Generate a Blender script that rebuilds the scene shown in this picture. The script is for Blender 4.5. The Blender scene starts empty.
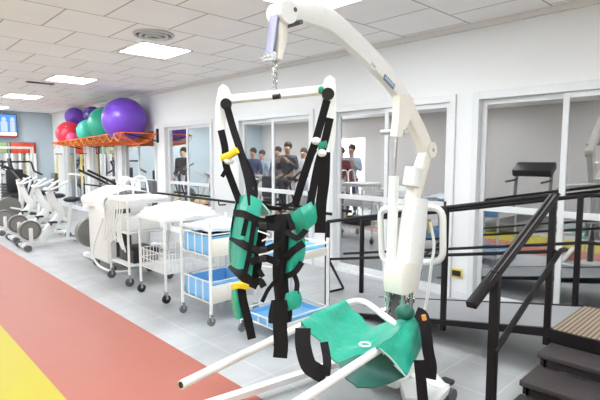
import bpy, bmesh, math, random
from mathutils import Vector, Matrix
random.seed(7)
S = bpy.context.scene
COL = S.collection
PI = math.pi

# ------------------------------------------------------------------ camera data (also used to measure positions)
F = 470.0; TH = math.atan(44/470); AL = math.radians(43.6); H = 1.5
FX, FY = math.sin(AL), math.cos(AL)
FWD = Vector((FX*math.cos(TH), FY*math.cos(TH), -math.sin(TH)))
RGT = Vector((FY, -FX, 0)); UPV = Vector((FX*math.sin(TH), FY*math.sin(TH), math.cos(TH)))
EYE = Vector((0, 0, H))
def ray(x, y): return FWD + RGT*((x-300)/F) + UPV*((200-y)/F)
def at_z(x, y, z): d = ray(x, y); return EYE + d*((z-H)/d.z)
def at_x(x, y, X): d = ray(x, y); return EYE + d*(X/d.x)
def at_y(x, y, Y): d = ray(x, y); return EYE + d*(Y/d.y)
def at_d(x, y, D): return EYE + ray(x, y)*D

# ------------------------------------------------------------------ materials
MATS = {}
def mat(name, col, rough=.5, metal=0., bump=0., scale=40., var=.06, spec=.5, coat=0.):
    if name in MATS: return MATS[name]
    m = bpy.data.materials.new(name); m.use_nodes = True
    nt = m.node_tree; b = nt.nodes['Principled BSDF']
    b.inputs['Roughness'].default_value = rough; b.inputs['Metallic'].default_value = metal
    b.inputs['Specular IOR Level'].default_value = spec
    b.inputs['Coat Weight'].default_value = coat
    tc = nt.nodes.new('ShaderNodeTexCoord')
    nz = nt.nodes.new('ShaderNodeTexNoise'); nz.inputs['Scale'].default_value = scale; nz.inputs['Detail'].default_value = 3
    nt.links.new(tc.outputs['Object'], nz.inputs['Vector'])
    mx = nt.nodes.new('ShaderNodeMix'); mx.data_type = 'RGBA'
    mx.inputs['A'].default_value = tuple(c*(1-var) for c in col)+(1,)
    mx.inputs['B'].default_value = tuple(min(1, c*(1+var)) for c in col)+(1,)
    nt.links.new(nz.outputs['Fac'], mx.inputs['Factor'])
    nt.links.new(mx.outputs['Result'], b.inputs['Base Color'])
    if bump:
        bp = nt.nodes.new('ShaderNodeBump'); bp.inputs['Strength'].default_value = bump; bp.inputs['Distance'].default_value = .01
        nt.links.new(nz.outputs['Fac'], bp.inputs['Height']); nt.links.new(bp.outputs['Normal'], b.inputs['Normal'])
    MATS[name] = m
    return m
def emis(name, col, s):
    m = bpy.data.materials.new(name); m.use_nodes = True
    nt = m.node_tree; nt.nodes.clear()
    e = nt.nodes.new('ShaderNodeEmission'); e.inputs[0].default_value = col+(1,); e.inputs[1].default_value = s
    o = nt.nodes.new('ShaderNodeOutputMaterial'); nt.links.new(e.outputs[0], o.inputs[0])
    MATS[name] = m
    return m
def tile_mat(name, c1, c2, mortar, w, h, off, msize, rough, speck=.0, swap=False, ox=0, oy=0, bumpy=0):
    m = bpy.data.materials.new(name); m.use_nodes = True
    nt = m.node_tree; b = nt.nodes['Principled BSDF']; L = nt.links.new
    tc = nt.nodes.new('ShaderNodeTexCoord'); mp = nt.nodes.new('ShaderNodeMapping')
    mp.inputs['Location'].default_value = (ox, oy, 0)
    L(tc.outputs['Object'], mp.inputs['Vector'])
    br = nt.nodes.new('ShaderNodeTexBrick')
    br.inputs['Scale'].default_value = 1; br.inputs['Brick Width'].default_value = w; br.inputs['Row Height'].default_value = h
    br.offset = off; br.inputs['Mortar Size'].default_value = msize; br.inputs['Mortar Smooth'].default_value = .1
    br.inputs['Color1'].default_value = c1+(1,); br.inputs['Color2'].default_value = c2+(1,); br.inputs['Mortar'].default_value = mortar+(1,)
    L(mp.outputs['Vector'], br.inputs['Vector'])
    nz = nt.nodes.new('ShaderNodeTexNoise'); nz.inputs['Scale'].default_value = 160; nz.inputs['Detail'].default_value = 2
    L(tc.outputs['Object'], nz.inputs['Vector'])
    nz2 = nt.nodes.new('ShaderNodeTexNoise'); nz2.inputs['Scale'].default_value = 2.2; nz2.inputs['Detail'].default_value = 4
    L(tc.outputs['Object'], nz2.inputs['Vector'])
    ad = nt.nodes.new('ShaderNodeMath'); ad.operation = 'ADD'; L(nz.outputs['Fac'], ad.inputs[0]); L(nz2.outputs['Fac'], ad.inputs[1])
    mr = nt.nodes.new('ShaderNodeMapRange'); mr.inputs['From Min'].default_value = .6; mr.inputs['From Max'].default_value = 1.4
    mr.inputs['To Min'].default_value = 1-speck; mr.inputs['To Max'].default_value = 1+speck
    L(ad.outputs[0], mr.inputs['Value'])
    mu = nt.nodes.new('ShaderNodeVectorMath'); mu.operation = 'SCALE'
    L(br.outputs['Color'], mu.inputs[0]); L(mr.outputs[0], mu.inputs['Scale'])
    L(mu.outputs[0], b.inputs['Base Color'])
    b.inputs['Roughness'].default_value = rough
    MATS[name] = m
    return m

white_metal = mat('white_enamel', (.82, .82, .80), .32)
cream = mat('cream_enamel', (.80, .765, .68), .34)
chrome = mat('chrome', (.62, .62, .63), .22, 1.)
alu = mat('painted_aluminium', (.74, .745, .75), .4)
black = mat('black_webbing', (.011, .009, .010), .75, bump=.5, scale=300, spec=.2)
blackp = mat('black_plastic', (.018, .018, .02), .4, spec=.4)
blacksteel = mat('black_steel', (.010, .008, .009), .5, spec=.22)
rubber = mat('grey_rubber', (.10, .10, .105), .6)
grey = mat('grey_plastic', (.19, .19, .19), .5)
teal = mat('teal_vinyl', (.018, .345, .235), .28, bump=.8, scale=18, var=.18)
tealpale = mat('pale_teal_lining', (.42, .72, .66), .5)
wallm = mat('white_wall_paint', (.80, .80, .80), .6, bump=.05, scale=60, var=.015)
beige = mat('beige_wall_paint', (.62, .585, .56), .65, var=.03, scale=3)
bluegrey = mat('blue_grey_wall_paint', (.44, .515, .56), .65, var=.03, scale=3)
sheet = mat('white_cotton_sheet', (.86, .86, .86), .8, bump=.3, scale=9)
blueplastic = mat('blue_plastic', (.22, .53, .86), .4)
carpetm = mat('red_vinyl_floor', (.345, .094, .06), .42, bump=.10, scale=7, var=.05)
yellowm = mat('yellow_vinyl_floor', (.42, .345, .0), .45, bump=.08, scale=7, var=.03)
trimm = mat('ceiling_edge_trim', (.72, .69, .66), .5)
yellow = mat('yellow_tag', (.85, .62, .02), .5)
green = mat('green_tag', (.02, .27, .17), .5)
orange = mat('orange_net_cord', (.86, .17, .03), .55)
redball = mat('red_ball_vinyl', (.70, .035, .07), .3)
purpleball = mat('purple_ball_vinyl', (.17, .06, .52), .3)
greenball = mat('green_ball_vinyl', (.03, .44, .29), .3)
tealball = mat('light_green_ball_vinyl', (.05, .50, .38), .3)
pinkball = mat('pink_ball_vinyl', (.80, .10, .25), .3)
darkpurple = mat('dark_purple_ball_vinyl', (.07, .03, .27), .3)
skin = mat('skin', (.56, .35, .26), .55)
stepm = mat('dark_brown_step_covering', (.045, .036, .036), .6, bump=.3, scale=120, var=.2)
rampm = mat('grey_ramp_rubber', (.33, .33, .34), .6, bump=.2, scale=90, var=.08)
label_blue = mat('blue_grey_sticker', (.12, .19, .27), .4)
silver = mat('silver_tape', (.55, .55, .55), .3)
gold = mat('brass', (.55, .38, .10), .35, .8)
yband = mat('yellow_elastic', (.75, .58, .12), .6)
floorm = tile_mat('grey_terrazzo_tiles', (.41, .415, .42), (.385, .39, .395), (.48, .48, .475), .4, .4, 0, .006, .40, .30)
ceilm = tile_mat('mineral_ceiling_tiles', (.92, .895, .885), (.90, .875, .865), (.48, .44, .42), .66, .75, .5, .009, .8, .04, ox=-1.14, oy=-.05)
deckm = tile_mat('ribbed_timber_deck', (.40, .30, .20), (.33, .245, .16), (.07, .05, .035), 3.0, .028, 0, .005, .5, .12)
lightm = emis('ceiling_light_diffuser', (.91, .965, 1), 22)
skym = emis('daylit_window', (.93, .97, 1), 7)

def glass_mat():
    m = bpy.data.materials.new('window_glass'); m.use_nodes = True
    nt = m.node_tree; nt.nodes.clear(); L = nt.links.new
    o = nt.nodes.new('ShaderNodeOutputMaterial'); mx = nt.nodes.new('ShaderNodeMixShader')
    t = nt.nodes.new('ShaderNodeBsdfTransparent'); t.inputs[0].default_value = (.72, .73, .74, 1)
    g = nt.nodes.new('ShaderNodeBsdfGlossy'); g.inputs['Roughness'].default_value = .0; g.inputs[0].default_value = (.93, .94, .95, 1)
    lw = nt.nodes.new('ShaderNodeLayerWeight'); lw.inputs['Blend'].default_value = .45
    mr = nt.nodes.new('ShaderNodeMapRange'); mr.inputs['To Min'].default_value = .42; mr.inputs['To Max'].default_value = .95
    L(lw.outputs['Facing'], mr.inputs['Value']); L(mr.outputs[0], mx.inputs[0])
    L(t.outputs[0], mx.inputs[1]); L(g.outputs[0], mx.inputs[2]); L(mx.outputs[0], o.inputs[0])
    return m
glass = glass_mat()

# ------------------------------------------------------------------ mesh builder
def V(*a): return Vector(a if len(a) == 3 else a[0])
def smooth_path(pts, n=6):
    p = [Vector(q) for q in pts]
    if len(p) < 3: return p
    out = []
    for i in range(len(p)-1):
        a = p[i-1] if i else p[0]*2-p[1]
        b, c = p[i], p[i+1]
        d = p[i+2] if i+2 < len(p) else p[-1]*2-p[-2]
        for k in range(n):
            t = k/n
            out.append(.5*((2*b)+(c-a)*t+(2*a-5*b+4*c-d)*t*t+(3*b-a-3*c+d)*t**3))
    out.append(p[-1])
    return out
def fillet(pts, r, n=5, closed=False):
    p = [Vector(q) for q in pts]; out = []; N = len(p)
    for i in range(N):
        if not closed and i in (0, N-1): out.append(p[i]); continue
        a, b, c = p[i-1], p[i], p[(i+1) % N]
        u = (a-b); v = (c-b); rr = min(r, u.length*.49, v.length*.49)
        s = b+u.normalized()*rr; e = b+v.normalized()*rr
        for k in range(n+1):
            t = k/n; out.append(s*(1-t)**2+b*2*t*(1-t)+e*t*t)
    return out

class MB:
    def __init__(s): s.bm = bmesh.new()
    def box(s, a, b, bev=0., M=None):
        a = Vector(a); b = Vector(b); c = (a+b)/2; d = b-a
        r = bmesh.ops.create_cube(s.bm, size=1, matrix=Matrix.Translation(c) @ Matrix.Diagonal((abs(d.x), abs(d.y), abs(d.z), 1)))
        vs = r['verts']
        if bev:
            es = {e for v in vs for e in v.link_edges}
            r2 = bmesh.ops.bevel(s.bm, geom=list(es), offset=min(bev, .49*min(abs(d.x), abs(d.y), abs(d.z))), segments=2, affect='EDGES', profile=.5)
            vs = list({v for f in r2['faces'] for v in f.verts} | {v for v in vs if v.is_valid})
        if M is not None: bmesh.ops.transform(s.bm, matrix=M, verts=[v for v in vs if v.is_valid])
        return s
    def tube(s, pts, r, seg=10, closed=False, cap=True):
        p = [Vector(q) for q in pts]; n = len(p)
        rs = r if isinstance(r, (list, tuple)) else [r]*n
        up = None; rings = []
        for i in range(n):
            if closed: t = (p[(i+1) % n]-p[i-1])
            else: t = p[min(i+1, n-1)]-p[max(i-1, 0)]
            if t.length < 1e-9: t = Vector((0, 0, 1))
            t.normalize()
            if up is None:
                up = t.orthogonal().normalized()
            else:
                up = up-t*up.dot(t)
                up = up.normalized() if up.length > 1e-6 else t.orthogonal().normalized()
            w = t.cross(up)
            rings.append([s.bm.verts.new(p[i]+(up*math.cos(2*PI*k/seg)+w*math.sin(2*PI*k/seg))*rs[i]) for k in range(seg)])
        for i in range(n if closed else n-1):
            A, B = rings[i], rings[(i+1) % n]
            for k in range(seg): s.bm.faces.new((A[k], A[(k+1) % seg], B[(k+1) % seg], B[k]))
        if cap and not closed:
            s.bm.faces.new(rings[0][::-1]); s.bm.faces.new(rings[-1])
        return s
    def sweep(s, pts, w, h, side, cap=True):
        """rectangular bar along pts; w along `side`, h across; w,h scalars or lists"""
        p = [Vector(q) for q in pts]; n = len(p); side = Vector(side).normalized()
        ws = w if isinstance(w, (list, tuple)) else [w]*n
        hs = h if isinstance(h, (list, tuple)) else [h]*n
        rings = []
        for i in range(n):
            t = (p[min(i+1, n-1)]-p[max(i-1, 0)]).normalized()
            sd = (side-t*side.dot(t)).normalized(); up = sd.cross(t).normalized()
            a = sd*ws[i]/2; b = up*hs[i]/2
            c = .8
            rings.append([s.bm.verts.new(p[i]+q) for q in (a*c+b, -a*c+b, -a+b*c, -a-b*c, -a*c-b, a*c-b, a-b*c, a+b*c)])
        for i in range(n-1):
            A, B = rings[i], rings[i+1]
            for k in range(8): s.bm.faces.new((A[k], A[(k+1) % 8], B[(k+1) % 8], B[k]))
        if cap: s.bm.faces.new(rings[0][::-1]); s.bm.faces.new(rings[-1])
        return s
    def cyl(s, a, b, r, seg=20): return s.tube([a, b], r, seg)
    def ball(s, c, r, sx=1, sy=1, sz=1, u=24, v=16):
        bmesh.ops.create_uvsphere(s.bm, u_segments=u, v_segments=v, radius=r, matrix=Matrix.Translation(c) @ Matrix.Diagonal((sx, sy, sz, 1)))
        return s
    def prism(s, poly, d):
        d = Vector(d)
        A = [s.bm.verts.new(Vector(p)) for p in poly]; B = [s.bm.verts.new(Vector(p)+d) for p in poly]
        n = len(A)
        s.bm.faces.new(A[::-1]); s.bm.faces.new(B)
        for k in range(n): s.bm.faces.new((A[k], A[(k+1) % n], B[(k+1) % n], B[k]))
        return s
    def grid(s, rows, n=5, th=.006, wob=0.):
        g = [smooth_path(r, n) for r in rows]
        g = list(zip(*[smooth_path(c, n) for c in zip(*g)]))
        R, C = len(g), len(g[0])
        nr = []
        for i in range(R):
            row = []
            for j in range(C):
                a = g[min(i+1, R-1)][j]-g[max(i-1, 0)][j]; b = g[i][min(j+1, C-1)]-g[i][max(j-1, 0)]
                q = a.cross(b); row.append(q.normalized() if q.length > 1e-9 else Vector((0, 0, 1)))
            nr.append(row)
        def w(i, j): return wob*(math.sin(i*.9+j*.55)+.6*math.sin(j*1.3-i*.7+1)) if wob else 0
        T = [[s.bm.verts.new(g[i][j]+nr[i][j]*(th/2+w(i, j))) for j in range(C)] for i in range(R)]
        B = [[s.bm.verts.new(g[i][j]+nr[i][j]*(-th/2+w(i, j))) for j in range(C)] for i in range(R)]
        for i in range(R-1):
            for j in range(C-1):
                s.bm.faces.new((T[i][j], T[i][j+1], T[i+1][j+1], T[i+1][j]))
                s.bm.faces.new((B[i][j], B[i+1][j], B[i+1][j+1], B[i][j+1]))
        for i in range(R-1):
            s.bm.faces.new((T[i][0], T[i+1][0], B[i+1][0], B[i][0])); s.bm.faces.new((T[i+1][-1], T[i][-1], B[i][-1], B[i+1][-1]))
        for j in range(C-1):
            s.bm.faces.new((T[0][j+1], T[0][j], B[0][j], B[0][j+1])); s.bm.faces.new((T[-1][j], T[-1][j+1], B[-1][j+1], B[-1][j]))
        return s
    def build(s, name, m, parent=None, flat=False, label=None):
        bmesh.ops.recalc_face_normals(s.bm, faces=s.bm.faces[:])
        for f in s.bm.faces: f.smooth = not flat
        if not flat:
            for e in s.bm.edges:
                if len(e.link_faces) == 2 and e.calc_face_angle(0) > .75: e.smooth = False
        org = parent.matrix_world.translation.copy() if parent else Vector((0, 0, 0))
        me = bpy.data.meshes.new(name); s.bm.to_mesh(me); s.bm.free()
        me.materials.append(m)
        o = bpy.data.objects.new(name, me); COL.objects.link(o)
        if parent:
            # keep geometry where it was built (parents without a transform of their own yet)
            o.parent = parent
        if label: o['label'] = label
        return o

def tag(o, label, cat, group=None):
    o['label'] = label; o['category'] = cat
    if group: o['group'] = group
    return o
def thing(name, label, cat, loc=(0, 0, 0), rz=0., group=None):
    o = bpy.data.objects.new(name, None); COL.objects.link(o)
    o.empty_display_size = .1
    o.location = loc; o.rotation_euler = (0, 0, rz)
    return tag(o, label, cat, group)
def base_at(root, loc):
    """move a thing's Empty to its base while its parts, built in world space, stay put"""
    loc = Vector(loc); root.location = loc
    for c in root.children: c.location = c.location-loc
def struct(o): o['kind'] = 'structure'; return o
def copy_tree(o, parent=None):
    c = o.copy(); COL.objects.link(c)
    if parent: c.parent = parent
    for ch in list(o.children): copy_tree(ch, c)
    return c

# ------------------------------------------------------------------ room
W = 4.55; CH = 2.8; XO = -3.6; YF = 15.8; YB = -3.0; WT = .12; XC = 6.6
struct(MB().box((1.75, YB, -.1), (XC, YF, 0)).build('floor', floorm))
struct(MB().box((.87, YB, -.1), (1.75, YF, .002)).build('floor_red_band', carpetm))
struct(MB().box((-.05, YB, -.1), (.87, YF, .002)).build('floor_yellow_band', yellowm))
struct(MB().box((XO, YB, -.1), (-.05, YF, 0)).build('floor_near_side', floorm))
struct(MB().box((XO-.1, YB-.1, CH), (XC+.1, YF+.1, CH+.1)).build('ceiling', ceilm))
struct(MB().box((XO-.1, YF, 0), (XC+.1, YF+.12, CH)).build('wall_far', bluegrey))
struct(MB().box((XO-.1, YB-.12, 0), (XC+.1, YB, CH)).build('wall_near', beige))
struct(MB().box((XC, YB, 0), (XC+.1, YF, CH)).build('wall_corridor', beige))
DOORS = [(.58, 2.235), (2.46, 4.17), (4.52, 6.22), (6.98, 8.68), (9.05, 10.75), (11.06, 12.78), (13.1, 14.8)]
HD = 2.1
wb = MB(); y = YB
for a, b in DOORS:
    wb.box((W, y, 0), (W+WT, a, CH)); wb.box((W, a, HD), (W+WT, b, CH)); y = b
wb.box((W, y, 0), (W+WT, YF, CH))
struct(wb.build('wall_right', wallm, flat=True))
# opposite side of the room: openings with daylight
OW = [(10.2, 11.65, 0, 2.17)]
ob = MB(); spans = sorted(OW); y = YB
for a, b, z0, z1 in spans:
    ob.box((XO-.1, y, 0), (XO, a, CH)); ob.box((XO-.1, a, z1), (XO, b, CH))
    if z0: ob.box((XO-.1, a, 0), (XO, b, z0))
    y = b
ob.box((XO-.1, y, 0), (XO, YF, CH))
struct(ob.build('wall_left', beige, flat=True))
for i, (a, b, z0, z1) in enumerate(spans):
    f = MB()
    for q in ((a, a+.05), (b-.05, b), ((a+b)/2-.025, (a+b)/2+.025)): f.box((XO-.08, q[0], z0), (XO-.02, q[1], z1))
    f.box((XO-.08, a, z1-.05), (XO-.02, b, z1)); f.box((XO-.08, a, z0), (XO-.02, b, z0+.05))
    fr = struct(f.build('window_%d' % (i+1), alu, flat=True))
    MB().box((XO-.1, a, z0), (XO-.09, b, z1)).build('pane', skym, fr, flat=True)
# glazed sliding doors
for i, (a, b) in enumerate(DOORS):
    f = MB(); x0, x1 = W-.03, W+.09; t = .045
    f.box((x0, a-.02, 0), (x1, a+t, HD+.03), .004); f.box((x0, b-t, 0), (x1, b+.02, HD+.03), .004)
    f.box((x0, a+t, HD-t), (x1, b-t, HD+.03), .004); f.box((x0+.02, a+t, 0), (x1, b-t, .03))
    fr = struct(f.build('door_%d' % (i+1), alu, flat=True))
    m = (a+b)/2
    for k, (ya, yb, xx) in enumerate(((a+t, m+.03, W+.005), (m-.03, b-t, W+.045))):
        s = MB(); q = .05; z0, z1 = .03, HD-t
        s.box((xx, ya, z0), (xx+.03, ya+q, z1), .003); s.box((xx, yb-q, z0), (xx+.03, yb, z1), .003)
        s.box((xx, ya+q, z1-q), (xx+.03, yb-q, z1), .003); s.box((xx, ya+q, z0), (xx+.03, yb-q, z0+.07), .003)
        s.box((xx, ya+q, .95), (xx+.03, yb-q, 1.01), .003)
        so = s.build('sash', alu, fr, flat=True)
        g = MB().box((xx+.012, ya+q, 1.01), (xx+.018, yb-q, z1-q)).box((xx+.012, ya+q, z0+.07), (xx+.018, yb-q, .95))
        g.build('glass_pane', glass, so, flat=True)
    MB().box((W-.022, a+.065, .88), (W+.004, a+.085, 1.02), .004).build('door_handle', blackp, fr)
struct(MB().box((W-.05, YB, CH-.055), (W, YF, CH), .004).build('trim_1', trimm, flat=True))
bb = MB(); y = YB
for a, b in DOORS: bb.box((W-.012, y, 0), (W, a-.03, .08)); y = b+.03
bb.box((W-.012, y, 0), (W, YF, .08))
struct(bb.build('baseboard_right', alu, flat=True))

# ------------------------------------------------------------------ ceiling fittings
LIGHTS = [(2.84, 2.80), (2.81, 5.55), (2.81, 8.6), (2.81, 11.75), (2.81, 14.8)] + [(x, y) for x in (.2, -2.2) for y in (-.5, 2.62, 5.55, 8.6, 11.75, 14.8)] + [(2.81, -.5), (1.3, -.5), (1.3, 1.9), (1.0, 8.6), (1.0, 11.75), (1.3, 14.2), (-.8, 10.2), (-.8, 13.2)]  # panels after the main visible row are unseen, added as fill light
names = ['first recessed square ceiling light, above the hoist boom', 'second recessed ceiling light, beside the round air vent', 'third recessed ceiling light, farther along the row',
         'fourth recessed ceiling light, near the hanging television', 'fifth recessed ceiling light, at the far wall']
for i, (x, y) in enumerate(LIGHTS):
    lab = names[i] if i < 5 else 'unseen square ceiling light added to brighten the gym'
    t = thing('ceiling_light', lab, 'ceiling light', (x, y, CH), 0, 'recessed ceiling lights' if i < 5 else 'unseen added fill lights')
    f = MB(); a, b = .33, .345
    f.box((-a, -b, -.012), (a, -b+.02, 0)); f.box((-a, b-.02, -.012), (a, b, 0)); f.box((-a, -b, -.012), (-a+.02, b, 0)); f.box((a-.02, -b, -.012), (a, b, 0))
    f.build('frame', white_metal, t, flat=True)
    MB().box((-a+.02, -b+.02, -.008), (a-.02, b-.02, -.002)).build('diffuser', lightm, t, flat=True)
t = thing('air_vent', 'round grey ceiling air vent above the second ceiling light', 'vent', (2.43, 4.82, CH))
for k, r in enumerate((.20, .14, .08)):
    MB().tube([V(r*math.cos(q*PI/16), r*math.sin(q*PI/16), -.012-.010*k) for q in range(32)], .016, 8, closed=True).build('ring', mat('vent_grey', (.60, .60, .62), .5), t)
MB().cyl((0, 0, -.004), (0, 0, 0), .2, 32).build('throat', rubber, t)
t = thing('ceiling_grille', 'narrow dark slot grille in the far ceiling', 'vent', (2.53, 9.36, CH))
MB().box((-.22, -.07, -.01), (.22, .07, 0)).build('frame', mat('brown_grey', (.22, .19, .17), .6), t, flat=True)
g = MB()
for k in range(5): g.box((-.2, -.055+k*.025, -.016), (.2, -.045+k*.025, -.008))
g.build('slats', rubber, t, flat=True)

# ------------------------------------------------------------------ television and far end
t = thing('television', 'flat television showing a news broadcast, hung high on the far wall', 'television', (0, 0, 0))
MB().box((2.45, YF-.16, 2.04), (3.56, YF-.10, 2.70), .01).build('casing', blackp, t)
MB().box((2.47, YF-.164, 2.19), (3.54, YF-.159, 2.68)).build('screen', emis('screen_blue', (.10, .28, .75), 1.1), t, flat=True)
sc = MB(); sc.box((2.47, YF-.165, 2.06), (3.54, YF-.160, 2.18)); sc.build('caption_band', emis('screen_white', (.95, .85, .85), 1.2), t, flat=True)
MB().box((2.47, YF-.167, 2.06), (3.54, YF-.165, 2.085)).build('ticker_strip', emis('screen_red', (.75, .1, .1), 1.0), t, flat=True)
pz = MB()
for cx, w_ in ((3.23, .085), (3.44, .06)):
    pz.box((cx-w_, YF-.168, 2.19), (cx+w_, YF-.165, 2.48), .02); pz.ball((cx, YF-.166, 2.54), .06, 1, .1, 1.2, 14, 10)
pz.build('news_figures', emis('screen_pale', (.55, .66, .92), .9), t)
MB().box((2.95, YF-.10, 2.3), (3.15, YF, 2.5)).build('wall_bracket', blackp, t)
base_at(t, (3.0, YF-.1, 2.04))

def far_mirror(x0, x1, lab, hc, z1=1.9):
    t = thing('wall_mirror', lab, 'mirror', (0, 0, 0), 0, 'mirrors on the far wall')
    yy = YF-.03
    MB().box((x0, yy-.03, .1), (x1, yy+.03, z1), .004).build('backing', blackp, t)
    MB().box((x0+.03, yy-.034, .15), (x1-.03, yy-.029, z1-.32)).build('mirror_glass', mat('mirror', (.8, .82, .83), .03, 1., var=0), t, flat=True)
    MB().box((x0+.02, yy-.05, z1-.31), (x1-.02, yy-.03, z1-.01), .006).build('header', hc, t)
    g = MB()
    for k in range(4):
        q = x0+.1+(x1-x0-.2)*k/3; g.tube([(q-.05, yy-.052, z1-.2), (q, yy-.052, z1-.08), (q+.05, yy-.052, z1-.2), (q, yy-.052, z1-.25)], .008, 6, closed=True)
    g.build('header_ornament', orange, t)
    p = MB(); n = 3
    for k in range(n+1):
        q = x0+.03+(x1-x0-.06)*k/n; p.box((q-.03, yy-.05, .12), (q+.03, yy-.03, z1-.32))
    p.build('white_post', white_metal, t, flat=True)
    base_at(t, ((x0+x1)/2, yy, .1))
far_mirror(3.37, 4.04, 'tall mirror panel with a red header on the far wall', mat('red_panel', (.62, .06, .03), .5))
far_mirror(2.62, 3.31, 'tall mirror panel with a green header below the television', mat('green_panel', (.25, .40, .20), .5))

def multi_gym():
    t = thing('multi_gym', 'white framed weight machine with black pads in front of the far mirrors', 'exercise machine', (3.1, 14.2, 0))
    f = MB()
    for x in (-.45, .45): f.box((x-.03, -.5, 0), (x+.03, .5, .06)); f.box((x-.03, -.03, .06), (x+.03, .03, 1.75))
    f.box((-.45, -.03, 1.69), (.45, .03, 1.75)); f.box((-.45, -.03, .03), (.45, .03, .09))
    f.build('frame', white_metal, t, flat=True)
    MB().box((-.2, -.45, .42), (.2, -.05, .52), .03).build('seat_pad', blackp, t)
    MB().box((-.2, -.08, .55), (.2, .02, 1.15), .03).build('back_pad', blackp, t)
    s = MB()
    for k in range(9): s.box((-.28, .08, .12+.075*k), (.28, .28, .18+.075*k), .005)
    s.build('weight_stack', rubber, t)
    MB().tube(fillet([(-.6, -.3, 1.0), (-.4, -.3, 1.1), (-.4, -.05, 1.35), (.4, -.05, 1.35), (.4, -.3, 1.1), (.6, -.3, 1.0)], .06), .025).build('press_bar', blackp, t)
multi_gym()

# ------------------------------------------------------------------ exercise bikes (fronts face the red band)
def make_bike(lab):
    t = thing('exercise_bike', lab, 'exercise bike', (0, 0, 0), 0, 'exercise bikes in a row')
    # local: x from the front (0) to the rear (.9), y across
    f = MB()
    f.box((0, -.03, .05), (.92, .03, .11), .01)
    f.box((.10, -.075, .1), (.16, -.05, .34), .01)
    f.build('base_rail', white_metal, t)
    for x in (.03, .88):
        MB().box((x-.03, -.26, .03), (x+.03, .26, .08), .01).build('cross_foot', white_metal, t)
        for yy in (-.26, .26): MB().cyl((x, yy-.05, .05), (x, yy+.05, .05), .05, 14).build('foot_cap', rubber, t)
    d = MB(); d.cyl((.13, -.05, .30), (.13, .05, .30), .16, 32); d.cyl((.13, -.065, .30), (.13, .065, .30), .05, 20)
    w = d.build('flywheel_cover', mat('flywheel_grey', (.23, .215, .20), .5), t)
    MB().tube([(.13+.14*math.cos(k*PI/16), -.052, .30+.14*math.sin(k*PI/16)) for k in range(32)], .008, 6, closed=True).build('rim', rubber, w)
    MB().sweep(smooth_path([(.26, 0, .08), (.42, 0, .30), (.60, 0, .52), (.52, 0, .70), (.44, 0, .92)], 5), .09, [.13]*5+[.12]*5+[.12]*5+[.10]*6, (0, 1, 0)).build('frame_column', white_metal, t)
    c = MB().box((-.09, -.1, -.02), (.09, .1, .02), .012, Matrix.Translation((.46, 0, 1.0)) @ Matrix.Rotation(-.7, 4, 'Y')).build('console', white_metal, t)
    MB().box((-.05, -.07, .019), (.06, .07, .023), 0, Matrix.Translation((.46, 0, 1.0)) @ Matrix.Rotation(-.7, 4, 'Y')).build('display', blackp, c)
    MB().tube(fillet([(.68, -.22, 1.08), (.5, -.22, .99), (.45, -.1, .95), (.45, .1, .95), (.5, .22, .99), (.68, .22, 1.08)], .06), .017).build('handlebar', white_metal, t)
    MB().tube([(.70, 0, .1), (.78, 0, .72)], .03).build('seat_post', white_metal, t)
    s = MB(); s.ball((.80, 0, .76), .14, 1.0, .8, .35, 20, 12); s.build('saddle', blackp, t)
    p = MB(); p.tube([(.44, -.1, .42), (.44, .1, .22)], .014)
    p.box((.38, -.2, .40), (.50, -.09, .43), .006); p.box((.38, .09, .21), (.50, .2, .24), .006)
    p.build('pedals', blackp, t)
    return t
bk = make_bike('nearest white exercise bike with a grey flywheel disc')
bk.location = (1.90, 8.50, 0)
for yy, lab in ((9.45, 'middle white exercise bike, behind the nearest one'), (10.5, 'third white exercise bike back from the camera')):
    c = copy_tree(bk); c.location = (1.95, yy, 0); c['label'] = lab
def elliptical(loc, rz, lab, lean=0):
    t = thing('elliptical_trainer', lab, 'elliptical trainer', loc, rz)
    b = MB(); b.box((-.45, -.05, .04), (.75, .05, .10), .01); b.box((-.42, -.22, .02), (-.34, .22, .08), .01); b.box((.67, -.25, .02), (.75, .25, .08), .01)
    b.build('base', white_metal, t)
    MB().cyl((-.35, -.06, .40), (-.35, .06, .40), .22, 32).build('drive_cover', mat('drive_cover_grey', (.18, .18, .165), .45), t)
    MB().sweep(smooth_path([(-.2, 0, .1), (-.10, 0, .6), (-.14, 0, 1.0)], 6), .08, .10, (0, 1, 0)).build('mast', white_metal, t)
    if lean: MB().grid([[(-.30, q, 1.45), (-.27, q, 1.25), (-.16, q, 1.08), (-.10, q, .98)] for q in (-.13, 0, .13)], 4, .03).build('console', blackp, t)
    else: MB().box((-.10, -.12, -.02), (.10, .12, .02), .015, Matrix.Translation((-.16, 0, 1.02)) @ Matrix.Rotation(-.6, 4, 'Y')).build('console', blackp, t)
    for s in (-1, 1):
        MB().tube(smooth_path([(-.12, .16*s, .30), (.02, .17*s, .75), (.08, .18*s, .98), (-.10, .18*s, 1.12), (-.44, .18*s, 1.30)], 5), .019).build('swing_handle', blackp, t)
        MB().box((0, .16*s-.06, .22), (.42, .16*s+.06, .26), .01).build('foot_plate', blackp, t)
        MB().tube([(-.35, .12*s, .4), (.45, .16*s, .20)], .02).build('stride_arm', white_metal, t)
    MB().tube([(.50, 0, .08), (.42, 0, .62)], .03).build('seat_post', white_metal, t)
    MB().box((.30, -.14, .62), (.56, .14, .69), .03).build('seat_pad', rubber, t)
    MB().box((.54, -.15, .70), (.62, .15, 1.12), .03).build('back_pad', rubber, t)
    return t
elliptical((2.83, 7.0, 0), 0, 'white elliptical trainer with long black handles, nearest the windows')
elliptical((2.75, 11.6, 0), 0, 'elliptical trainer with black curved console behind the exercise bikes', 1)

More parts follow.
